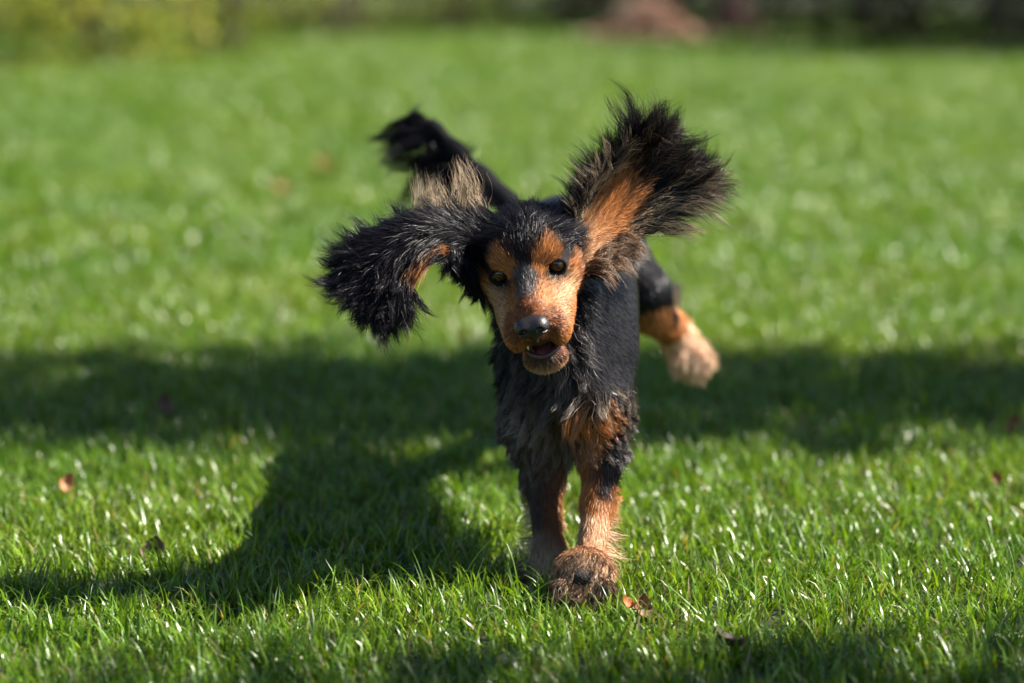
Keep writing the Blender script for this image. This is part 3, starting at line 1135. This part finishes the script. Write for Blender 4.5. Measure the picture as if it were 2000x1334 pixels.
# --- face: short fur
eye_c = [H(*e) for e in EYES]
fw = (inreg('head', 'jaw') + .0) * base_w
for e in eye_c:
    fw *= smooth01(.0100, .0130, np.linalg.norm(BV - (e + HR @ np.array([0, -.006, 0])), axis=1))
fw *= ~mouth_in
fw *= np.where(np.linalg.norm((HL - np.array([0, -82, -29])) / np.array([20, 16, 15]), axis=1) < 1, 0, 1)
V_, N_, R_, A_ = sample(60000, fw)
h = (V_ - HO) @ HR * 1000
g = nrm(V_ - NOSE) + HR @ np.array([0, .35, 0])
muz = smooth01(-5, -40, h[:, 1])
g = g + HR @ np.array([0, 0, -.5]) * (muz * smooth01(0, -20, h[:, 2]))[:, None]
L = np.interp(h[:, 1], [-80, -40, 0, 25, 60], [.0032, .0046, .0068, .0105, .014])
L = np.where(R_ == 'jaw', .0055, L)
top = smooth01(28, 44, h[:, 2])
L = L + top * .002
c = head_colour(h + rng.normal(0, 1.6, h.shape))
pts = grow(V_ - ORG, lay(g, N_, .24), L * 1.25, 2, bend=nrm(g), bend_amt=.4, clump_n=5000, clump=.22, jitter=.13)
S1 = Strands()
cc = vary(c, .26)
cc = np.where((rng.random((len(cc), 1)) < .07), cc * .35, cc)
S1.add(pts, .00034, cc, cc * 1.12, nref=N_)
S1.build('face_fur', M_HAIR, root)

# --- crown and nape: longer wavy tousled hair
S2 = Strands()
cw = inreg('head', 'neck') * base_w * smooth01(14, 32, HL[:, 2] + .35 * np.clip(HL[:, 1], -30, 60)) * (HL[:, 1] > 12)
V_, N_, R_, A_ = sample(10000, cw)
h = (V_ - HO) @ HR * 1000
g = HR @ np.array([0, .8, .15]) + HR @ np.array([1, 0, 0]) * (np.sign(h[:, 0] - 4) * 1.3 * smooth01(0, 18, np.abs(h[:, 0] - 4)))[:, None]
pts = grow(V_ - ORG, lay(g, N_, .10), .032, 6, bend=nrm(g), bend_amt=.8, clump_n=300, clump=.85, clump_pow=.8, curl=.0035, waves=.6, jitter=.2, len_jit=.45)
cc = vary(np.tile(BLACK * 1.3, (len(V_), 1)), .3)
S2.add(pts, .00032, cc, cc * 1.5, nref=N_)

# --- side of head and neck: shaggy black
nw = inreg('neck', 'head') * base_w * smooth01(30, 50, HL[:, 1] + .0) * smooth01(40, 10, HL[:, 2]) * smooth01(.15, .11, np.linalg.norm(BV - HO, axis=1)) * smooth01(60, 44, HL[:, 0])
V_, N_, R_, A_ = sample(10000, nw)
g = np.array([0, .55, -.8]) + np.sign(V_[:, :1] - HO[0]) * np.array([.25, 0, 0])
pts = grow(V_ - ORG, lay(g, N_, .55), .028, 5, bend=nrm(g), bend_amt=.6, clump_n=420, clump=.8, curl=.0035, waves=1.2, jitter=.25, len_jit=.4)
cc = vary(np.tile(BLACK, (len(V_), 1)), .3)
S2.add(pts, .00036, cc, cc * 1.3, nref=N_)

# --- chest and upper front legs: long waves
chw = (inreg('chest') * smooth01(3.06, 2.96, BV[:, 1]) + inreg('legA_up', 'legB_up') + inreg('neck') * .6) * base_w * (BV[:, 2] < HO[2] - .06) * np.maximum(smooth01(.095, .070, BV[:, 0]), smooth01(.25, .21, BV[:, 2]))
V_, N_, R_, A_ = sample(21000, chw)
sx = np.clip((V_[:, 0] - .065) / .05, -1, 1)
g = np.stack([sx * .75, np.full(len(sx), -.05), np.full(len(sx), -1.0)], 1)
g += np.stack([noise3(V_, 60, 8), 0 * sx, .4 * noise3(V_, 60, 9)], 1) * .7
Lc = np.where(np.isin(R_, ['legA_up', 'legB_up']), .014, .028)
pts = grow(V_ - ORG, lay(g, N_, .34), Lc, 9, bend=nrm(g), bend_amt=.7, clump_n=420, clump=.9, clump_pow=.7, hook=.2, curl=.0032, waves=1.3, jitter=.22, len_jit=.4)
c0 = body_colour(V_, N_, R_, A_)
tipw = np.clip(noise3(V_, 45, 11) - .15, 0, 1)
tan_up = smooth01(.018, .008, np.abs(V_[:, 2] - .205 + .012 * noise3(V_, 40, 2))) * smooth01(.055, .07, V_[:, 0]) * smooth01(.128, .110, V_[:, 0]) * (V_[:, 1] < 2.90)
c0 = mixc(c0, TAN, tan_up * .9)
low = smooth01(.22, .16, V_[:, 2])
px1 = np.exp(-(((V_ - P(1180, 745, 2.86)) / np.array([.035, .08, .03])) ** 2).sum(1))
chest_shine = np.exp(-(((V_ - P(1030, 800, 2.86)) / np.array([.03, .08, .025])) ** 2).sum(1))
c1 = mixc(c0, GREY * 2.2, tipw * .4 + low * .4)
c1 = mixc(c1, BLOND, px1 * 1.1)
c0 = mixc(c0, DBROWN * 1.8, px1)
c1 = mixc(c1, GREY * 3, chest_shine * .9)  # shine of the black hair painted in as pale grey tips
c1 = mixc(c1, TAN * 1.15, tan_up)
c0 = mixc(c0, TAN, tan_up)
c0 = vary(c0, .25); c1 = vary(c1, .2)
S2.add(pts, .00036, c0, c1, 2.4, nref=N_)

# --- front legs
lw = inreg('legA', 'legB', 'pawA', 'pawB') * base_w * np.where(BN[:, 1] < -.55, np.where(REG == 'pawB', .12, 1), 1)
V_, N_, R_, A_ = sample(26000, lw)
g = A_ * np.array([1, 1, 1]) + np.array([0, .25, -.2])
Ll = np.where(np.isin(R_, ['pawA', 'pawB']), .009, .009)
g = np.where((R_ == 'pawB')[:, None], nrm(V_ - P(1143, 1100, 2.74)) * np.array([1, .2, 1]) + np.array([0, -.35, -.5]), g)
pts = grow(V_ - ORG, lay(g, N_, np.where(np.isin(R_, ['pawA', 'pawB']), .25, .12)), Ll, 3, bend=nrm(g), bend_amt=.5, clump_n=2300, clump=.35, jitter=.12, len_jit=.35)
c0 = body_colour(V_, N_, R_, A_)
shaded_sole = (R_ == 'pawB') * smooth01(2.69, 2.675, V_[:, 1])
c0 = mixc(c0, DBROWN * 1.2, shaded_sole * .95)  # brown underside of the paw, its shade put into the fur colour
c0 = vary(c0, .2)
S3 = Strands()
S3.add(pts, .00036, c0, c0 * 1.15, nref=N_)
# feathering behind the legs
fwt = inreg('legA', 'legB') * smooth01(-.1, .5, BN[:, 1] + .3 * np.abs(BN[:, 0]))
V_, N_, R_, A_ = sample(3600, fwt)
fk = smooth01(.10, .06, V_[:, 2])
g = np.array([.0, .7, -.55]) + N_ * .5 + np.where(R_ == 'legB', 1, -1)[:, None] * np.array([.45, 0, 0])
pts = grow(V_ - ORG, nrm(g), .012 + .020 * fk, 5, clump_n=130, clump=.8, curl=.004, waves=1.0, jitter=.2, len_jit=.4)
c0 = body_colour(V_, N_, R_, A_)
c0 = vary(mixc(c0, CREAM * .8, smooth01(.12, .07, V_[:, 2]) * .55), .2)
S3.add(pts, .00032, c0, c0 * 1.2, nref=N_)
# tufts between the toes of the lifted paw
pw = inreg('pawB') * smooth01(-.1, -.6, BN[:, 1])
V_, N_, R_, A_ = sample(500, pw)
g = nrm(V_ - P(1141, 1132, 2.72)) + np.array([0, -.25, -.45])
pts = grow(V_ - ORG, nrm(g), .013, 4, clump_n=45, clump=.9, clump_pow=.7, curl=.0025, waves=1, jitter=.25, len_jit=.5)
c0 = vary(np.where(rng.random((len(V_), 1)) < .6, DBROWN * 2.6, PALE * .3), .25)
S3.add(pts, .00036, c0, c0 * 1.2, nref=N_)
S3.build('leg_fur', M_HAIR, root)

# --- trunk, thighs: sleek
sw = (inreg('trunk', 'thigh') + inreg('chest') * smooth01(2.95, 3.05, BV[:, 1]) + inreg('chest', 'neck', 'legB_up') * smooth01(.065, .090, BV[:, 0])) * base_w
V_, N_, R_, A_ = sample(34000, sw)
g = np.tile(np.array([0, .75, -.55]), (len(V_), 1))
g = np.where((R_ == 'thigh')[:, None], A_ + np.array([0, .1, -.3]), g)
pts = grow(V_ - ORG, lay(g, N_, .06), .011, 2, clump_n=9000, clump=.25, jitter=.05)
cc = vary(np.tile(BLACK * np.array([.95, .95, 1.1]), (len(V_), 1)), .15)
S4 = Strands(); S4.add(pts, .00048, cc, cc, nref=N_, roll=.25)
S4.build('sleek_coat', M_SLEEK, root)

# --- hind shank and foot
hw = inreg('shank', 'hindfoot') * base_w
V_, N_, R_, A_ = sample(7000, hw)
Lh = np.where(R_ == 'shank', .010, .017)
pts = grow(V_ - ORG, lay(A_ + np.array([.1, 0, -.4]), N_, .4), Lh, 3, clump_n=500, clump=.6, jitter=.2)
c0 = vary(body_colour(V_, N_, R_, A_), .15)
S5 = Strands(); S5.add(pts, .0006, c0, c0 * 1.1, nref=N_)
S5.build('hind_leg_fur', M_HAIR, root)
S2.build('long_coat', M_HAIR, root)

# --- tail plume
TP = resample(tail_pts, 40)
n = 5400
u = rng.random(n) ** .85
ti = (u * 39).astype(int)
rad = np.interp(u, [0, 1], [.017, .004])
V_ = TP[ti] + nrm(rng.normal(0, 1, (n, 3))) * rad[:, None] * .8
tdir = nrm(np.gradient(TP, axis=0))[ti]
g = tdir * .15 + np.array([-.85, 0.0, -.32]) + rng.normal(0, .10, (n, 3))
Lt = np.interp(u, [0, .25, .6, 1], [.035, .092, .105, .062])
under = rng.random(n) < .66
g = np.where(under[:, None], g, tdir + rng.normal(0, .25, (n, 3)))
Lt = np.where(under, Lt, .016)
pts = grow(V_ - ORG, nrm(g), Lt, 10, bend=nrm(np.array([[-.75, 0, -.6]])), bend_amt=np.where(under, .6, .2), clump_n=36, clump=.97, clump_pow=.75, hook=.35, curl=.005, waves=2.0, jitter=.18, len_jit=.35)
cc = vary(np.tile(BLACK * 1.1, (n, 1)), .25)
cc = mixc(cc, DBROWN * 1.6, smooth01(.35, .05, u) * .8)
S6 = Strands(); S6.add(pts, .00055, cc, cc * 1.2)
S6.build('tail_plume', M_HAIR, root)


# --- ears
def ear_hair(E, S, n, ulo, uhi, vlo, vhi, side, L, flare, lift, col, tip, segs=5, cn=120, clump=.8, curl=.004, waves=1.1, bend=None, bend_amt=0., width=.00034, jit=.13, along=1.0):
    n = int(n * (1.25 if segs > 5 else 1.7))
    if segs > 5: width = .00029
    u = rng.uniform(ulo, uhi, n); v = rng.uniform(vlo, vhi, n)
    p, tu, tv, nn = E.at(u, v)
    nn = nn * side
    # tu from base to tip, tv from lower to upper edge
    g = tu * along + tv * (v * flare)[:, None] + nn * lift
    if bend is None:
        bend = nrm(tu * .35 + tv * (v * 1.3)[:, None] + rng.normal(0, .15, (n, 3)))
        bend_amt = .55
    Lx = L(u, v) if callable(L) else np.full(n, L)
    if segs > 5:
        segs = 11; waves = float(Lx.mean()) / .027; curl = .0046; clump = min(clump, .90)
    pts = grow(p + nn * .003 - ORG, nrm(g), Lx, segs, bend=bend, bend_amt=bend_amt, clump_n=cn, clump=clump, curl=curl, waves=waves, clump_pow=.8 if segs > 5 else 1.2, jitter=jit, len_jit=.30, hook=.50 if segs > 5 else 0, stray=.18)
    c0 = col(u, v) if callable(col) else np.tile(col, (n, 1))
    c1 = tip(u, v) if callable(tip) else (np.tile(tip, (n, 1)) if tip is not None else c0 * 1.2)
    S.add(pts, width, vary(c0, .15), vary(c1, .15), 2.6, nref=nn)


S7 = Strands()


def rin(u, v):
    n = len(u)
    c = np.tile(TAN * 1.1, (n, 1))
    c = mixc(c, PALE, smooth01(.45, .1, u) * .6)
    c = mixc(c, DBROWN * 1.3, smooth01(.55, .95, u + .14 * rng.normal(0, 1, n)))
    c = mixc(c, BLACK, smooth01(.82, 1.0, u))
    c = mixc(c, np.where(rng.random((n, 1)) < .5, BLOND * .8, DBROWN), smooth01(.45, 1.0, np.abs(v) + .15 * rng.normal(0, 1, n)) * .75)
    return c


# inside, tan
ear_hair(EAR_R, S7, 6500, .0, .95, -.95, .95, 1, lambda u, v: np.interp(u, [0, .5, 1], [.014, .020, .030]), .45, .18, rin, None, 4, 800, .45, .0012, 1.0)
# upper edge locks: black with blond
def lock(u, v):
    k = rng.random(len(u)) < .45
    return np.where(k[:, None], BLOND, BLACK * 1.3)
ear_hair(EAR_R, S7, 2000, .02, .75, .74, 1.0, 1, lambda u, v: np.interp(u, [0, .6, 1], [.036, .042, .046]), .95, .16, lambda u, v: mixc(np.tile(BLACK * 1.2, (len(u), 1)), BLOND * .8, (noise3(np.stack([u, v, v], 1), 40, 4) > .25) * .9), None, 6, 130, .88, .0055, .9)
ear_hair(EAR_R, S7, 1400, .02, .85, .74, 1.0, -1, .042, 1.0, .14, BLACK, BLACK * 1.6, 6, 90, .85, .0055, .9)
# far end plume: black
ear_hair(EAR_R, S7, 5200, .74, 1.0, -1, 1, 1, lambda u, v: np.interp(v, [-1, 0, 1], [.068, .060, .052]), .50, .14, BLACK * 1.1, lambda u, v: mixc(np.tile(BLACK * 1.8, (len(u), 1)), BLOND * .45, (rng.random(len(u)) < .15) * 1.0), 7, 95, .94, .0055, .9, jit=.10)
ear_hair(EAR_R, S7, 3200, .70, 1.0, -1, 1, -1, lambda u, v: np.interp(v, [-1, 0, 1], [.070, .066, .062]), .60, .10, BLACK, BLACK * 1.4, 7, 120, .9, .0055, .9)
# long tan-and-dark locks streaming along the lower edge
ear_hair(EAR_R, S7, 1600, .45, .95, -1, -.55, 1, .075, .25, .15, lambda u, v: np.where(rng.random((len(u), 1)) < .45, BLOND * .6, BLACK * 1.5), None, 8, 60, .88, .006, .9, bend=np.array([[.75, 0, -.65]]), bend_amt=.7)
# lower edge near the base: shaggy grey and cream
ear_hair(EAR_R, S7, 2800, .0, .42, -1, -.55, 1, .028, 1.0, .35, lambda u, v: np.where(rng.random((len(u), 1)) < .5, TAN * .45, DBROWN), lambda u, v: np.where(rng.random((len(u), 1)) < .4, CREAM * .65, DBROWN * 2), 6, 90, .88, .0032, .7, bend=np.array([[.45, -.1, -.85]]), bend_amt=.6, along=.9, jit=.28)
# back side
ear_hair(EAR_R, S7, 3000, .0, .9, -1, 1, -1, .022, .5, .35, BLACK, BLACK * 1.5, 4, 260, .7, .003)
S7.build('raised_ear_fur', M_HAIR, root, 'raised ear with tan inside and black fringe')

S8 = Strands()


def lout(u, v):
    n = len(u)
    return mixc(np.tile(BLACK * 1.15, (n, 1)), TAN, smooth01(.10, .02, np.abs(u - .52)) * smooth01(-.62, -.9, v))


ear_hair(EAR_L, S8, 8500, .0, .98, -.98, .98, 1, lambda u, v: np.interp(u, [0, .5, 1], [.034, .038, .036]), .35, .16, lout, None, 5, 420, .5, .002, .8, jit=.08)
# tan glimpse of the inside at the fold
ear_hair(EAR_L, S8, 1500, .36, .68, -1.0, -.80, 1, .022, -.25, .25, lambda u, v: np.where(rng.random((len(u), 1)) < .6, TAN * .9, DBROWN), TAN * .5, 4, 120, .7, .0015, along=.9)
# outer lobe fringe
ear_hair(EAR_L, S8, 4200, .72, 1.0, -1, 1, 1, .042, .65, .14, BLACK, BLACK * 1.6, 6, 150, .88, .0055, .9)
ear_hair(EAR_L, S8, 2500, .70, 1.0, -1, 1, -1, .042, .65, .14, BLACK, BLACK * 1.4, 6, 100, .88, .0055, .9)
# upper edge: black locks
ear_hair(EAR_L, S8, 1900, .30, .95, .76, 1.0, 1, .042, 1.1, .12, BLACK * 1.1, BLACK * 1.9, 6, 110, .88, .006, .9)
ear_hair(EAR_L, S8, 1400, .05, .95, .76, 1.0, -1, .040, 1.1, .12, BLACK, BLACK * 1.6, 6, 80, .88, .0055, .9)
# blond locks blown up from the upper edge near the head
ear_hair(EAR_L, S8, 340, .10, .46, .80, 1.0, 1, .052, 2.0, .1, lambda u, v: np.tile(BLOND * .35, (len(u), 1)), lambda u, v: np.tile(BLOND, (len(u), 1)), 7, 11, .96, .008, .6, bend=np.array([[.15, 0.1, 1.0]]), bend_amt=.7, along=.5, jit=.4)
# fringe hanging below the base
ear_hair(EAR_L, S8, 3200, .0, .42, -1, -.5, 1, .030, 1.2, .3, BLACK, BLACK * 1.3, 6, 110, .88, .0032, .7, bend=np.array([[.05, 0, -1.0]]), bend_amt=.8, along=.4)
ear_hair(EAR_L, S8, 2200, .0, .95, -1, 1, -1, .018, .4, .3, TAN * .5, DBROWN, 4, 200, .7, .003)
S8.build('turned_ear_fur', M_HAIR, root, 'left ear flung sideways with black curling fringe')

# whiskers and brow hairs
S9 = Strands()
wr, wd = [], []
for s in (-1, 1):
    for i in range(11):
        wr.append(H(s * rng.uniform(14, 24), rng.uniform(-62, -30), rng.uniform(-50, -32)))
        wd.append(HR @ np.array([s * rng.uniform(.5, 1.0), rng.uniform(-.4, .5), rng.uniform(-.6, .25)]))
for i in range(8):
    wr.append(H(rng.uniform(-12, 12), -52, -80)); wd.append(HR @ np.array([rng.normal(0, .5), -.3, -1]))
pts = grow(np.array(wr) - ORG, nrm(np.array(wd)), .032, 7, bend=np.array([[0, .3, -1]]), bend_amt=.5, curl=.002, waves=.5)
cw = np.where(rng.random((len(wr), 1)) < .6, CREAM, BLACK * 2)
S9.add(pts, .00016, cw, cw)
S9.build('whiskers', M_HAIR, root)


# ------------------------------------------------------------------ fallen leaves and the leaf heap
def leaf_mesh(L, W, curl, lobes, col, seed):
    rg = np.random.default_rng(seed)
    nu, nv = 13, 7
    u = np.linspace(0, 1, nu); v = np.linspace(-1, 1, nv)
    half = W * np.sin(np.pi * u ** .8) ** .8 * (1 + lobes * np.abs(np.sin(u * math.pi * 3.2)))
    half[0] = half[-1] = W * .02
    Xv = half[:, None] * v[None]
    Yv = (u[:, None] - .5) * L + 0 * v[None] + np.abs(v)[None] * L * .04 * lobes
    Zv = curl * L * (v[None] ** 2 * .5 + (u[:, None] - .5) ** 2 * 1.2) + rg.normal(0, .012 * L, (nu, nv))
    A = np.stack([Xv, Yv, Zv], -1).reshape(-1, 3)
    B = A - np.array([0, 0, .0006])
    i, j = np.meshgrid(np.arange(nu - 1), np.arange(nv - 1), indexing='ij')
    a = (i * nv + j).ravel()
    fa = np.stack([a, a + nv, a + nv + 1, a + 1], 1)
    st, sf = tube(np.array([[0, -.5 * L, 0], [0, -.62 * L, .03 * L], [.02 * L, -.78 * L, .08 * L]]), np.array([.0011, .0009, .0008]), 5)
    V, F, _ = merge([(A, fa[:, ::-1]), (B, fa), (st, sf)])
    C = np.array(col) * rg.uniform(.85, 1.15, (len(V), 1))
    return np_mesh('fallen_leaf', V, F, C)


def fallen(px, py, label, L, W, rot, col, seed, zoff=.03, curl=.5, lobes=.35):
    # resting among the blades: solve the distance for the height zoff
    d = P(px, py, 1.0) - np.array([0, 0, CAM_H])
    Yd = (zoff - CAM_H) / d[2]
    o = link('fallen_leaf', leaf_mesh(L, W, curl, lobes, col, seed), M_DRY)
    o.location = P(px, py, Yd)
    o.rotation_euler = rot
    tag(o, label, 'leaf', 'dry leaves fallen on the lawn')


fallen(1252, 1190, 'rust-brown curled leaf in the grass just right of the lifted paw', .030, .010, (1.0, .2, .5), (.26, .11, .07), 1, .018)
fallen(1221, 1180, 'small orange leaf between the lifted paw and the rust-brown curled leaf', .018, .007, (.7, -.4, 1.4), (.42, .13, .03), 2, .024)
fallen(1418, 1258, 'dull purple-brown leaf low in the shaded grass right of the paw', .036, .013, (.3, .2, 1.2), (.13, .08, .07), 4, .014)
fallen(300, 1078, 'dusky pink-brown leaf standing in the dog\'s shadow at left', .038, .013, (1.2, .2, .1), (.20, .13, .12), 5, .018)
fallen(128, 945, 'orange-tan leaf in sunlit grass near the left edge', .030, .008, (1.1, .5, .3), (.40, .20, .10), 6, .030)
fallen(320, 800, 'brown leaf lying in the dark shadow band at left', .042, .013, (.8, .1, .6), (.16, .08, .06), 7, .028)
fallen(1980, 832, 'bright orange-brown leaf at the right edge of the lawn', .034, .010, (1.1, .3, -.3), (.28, .13, .06), 8, .026)
fallen(1945, 935, 'small orange leaf below the bright leaf near the right edge', .021, .006, (1.0, -.3, .2), (.28, .12, .06), 9, .026)
fallen(632, 328, 'yellow leaf on the far lawn straight above the left ear', .075, .026, (.5, .2, .4), (.28, .20, .04), 10, .035)
fallen(548, 372, 'yellow-ochre leaf on the far lawn left of the yellow leaf', .065, .022, (.5, -.2, 1.0), (.27, .20, .05), 11, .035)


def heap(px, Y, w, d, h, label, pal, seed, n=2600):
    rg = np.random.default_rng(seed)
    x0 = (px - 1000) / FPX * Y
    o_ = empty('leaf_heap', (x0, Y, 0))
    tag(o_, label, 'leaf heap')
    nu, nv = 28, 14
    V = []
    for i in range(nu):
        for j in range(nv):
            a = 2 * math.pi * i / nu; r = 1 - j / (nv - 1)
            V.append((math.cos(a) * r * w, math.sin(a) * r * d, -.02 + h * (math.cos(r * math.pi) * .5 + .5) + rg.normal(0, .012)))
    F = [(i * nv + j, ((i + 1) % nu) * nv + j, ((i + 1) % nu) * nv + j + 1, i * nv + j + 1) for i in range(nu) for j in range(nv - 1)]
    link('mound', np_mesh('mound', np.array(V), np.array(F), np.tile(np.array(pal[2]), (len(V), 1))), M_DRY, o_)
    a = rg.uniform(0, 6.283, n); r = np.sqrt(rg.random(n))
    pos = np.stack([np.cos(a) * r * w, np.sin(a) * r * d, h * (np.cos(r * math.pi) * .5 + .5) + rg.uniform(0, .05, n)], 1)
    cols = np.array(pal)[rg.integers(0, len(pal), n)] * rg.uniform(.7, 1.25, n)[:, None]
    v, f, c = leaf_cloud(pos, .10, cols, rg, 1.2)
    q = link('leaf_litter', np_mesh('leaf_litter', v, f, c, False), M_DRY, o_)
    q['kind'] = 'stuff'


heap(1262, 19.9, .52, .45, .30, 'pinkish-brown heap of dry leaves at the far lawn edge', RUST, 31)
heap(1425, 20.6, .28, .28, .36, 'small dull brown leaf heap in front of the dark shrubs', [(.16, .09, .08), (.20, .11, .09), (.12, .07, .06)], 32, 900)

# ------------------------------------------------------------------ trees beside the lawn, which throw the shade
TREE_G = [(0.05, 0.10, 0.02), (0.08, 0.13, 0.03), (0.10, 0.15, 0.03)]
GR = 'trees at the right of the lawn'
plant('tree', 'slim leafy tree right of the frame shading the lawn behind the dog', 'tree', GR, (4.0, 4.20, 0), 6.6, .45, .42, 1, 4600, .10, TREE_G, 2.7, .17, 41, 26)
plant('tree', 'small thin-crowned tree right of the frame shading the nearest grass', 'tree', GR, (3.6, 2.55, 0), 4.1, .75, .20, 1, 420, .09, TREE_G, 2.5, .022, 42, 16)
plant('tree', 'compact dark tree right of the frame shading the far right corner', 'tree', GR, (9.8, 19.6, 0), 6.2, 1.8, 3.0, 1, 16000, .17, GREEN_SHADE, 1.2, .25, 43, 70)
plant('tree', 'tall dark tree right of the dark evergreen shrubs', 'tree', GR, (9.5, 24.0, 0), 10.0, 3.0, 2.0, 1, 12000, .22, GREEN_SHADE, 1.0, .32, 44, 50)
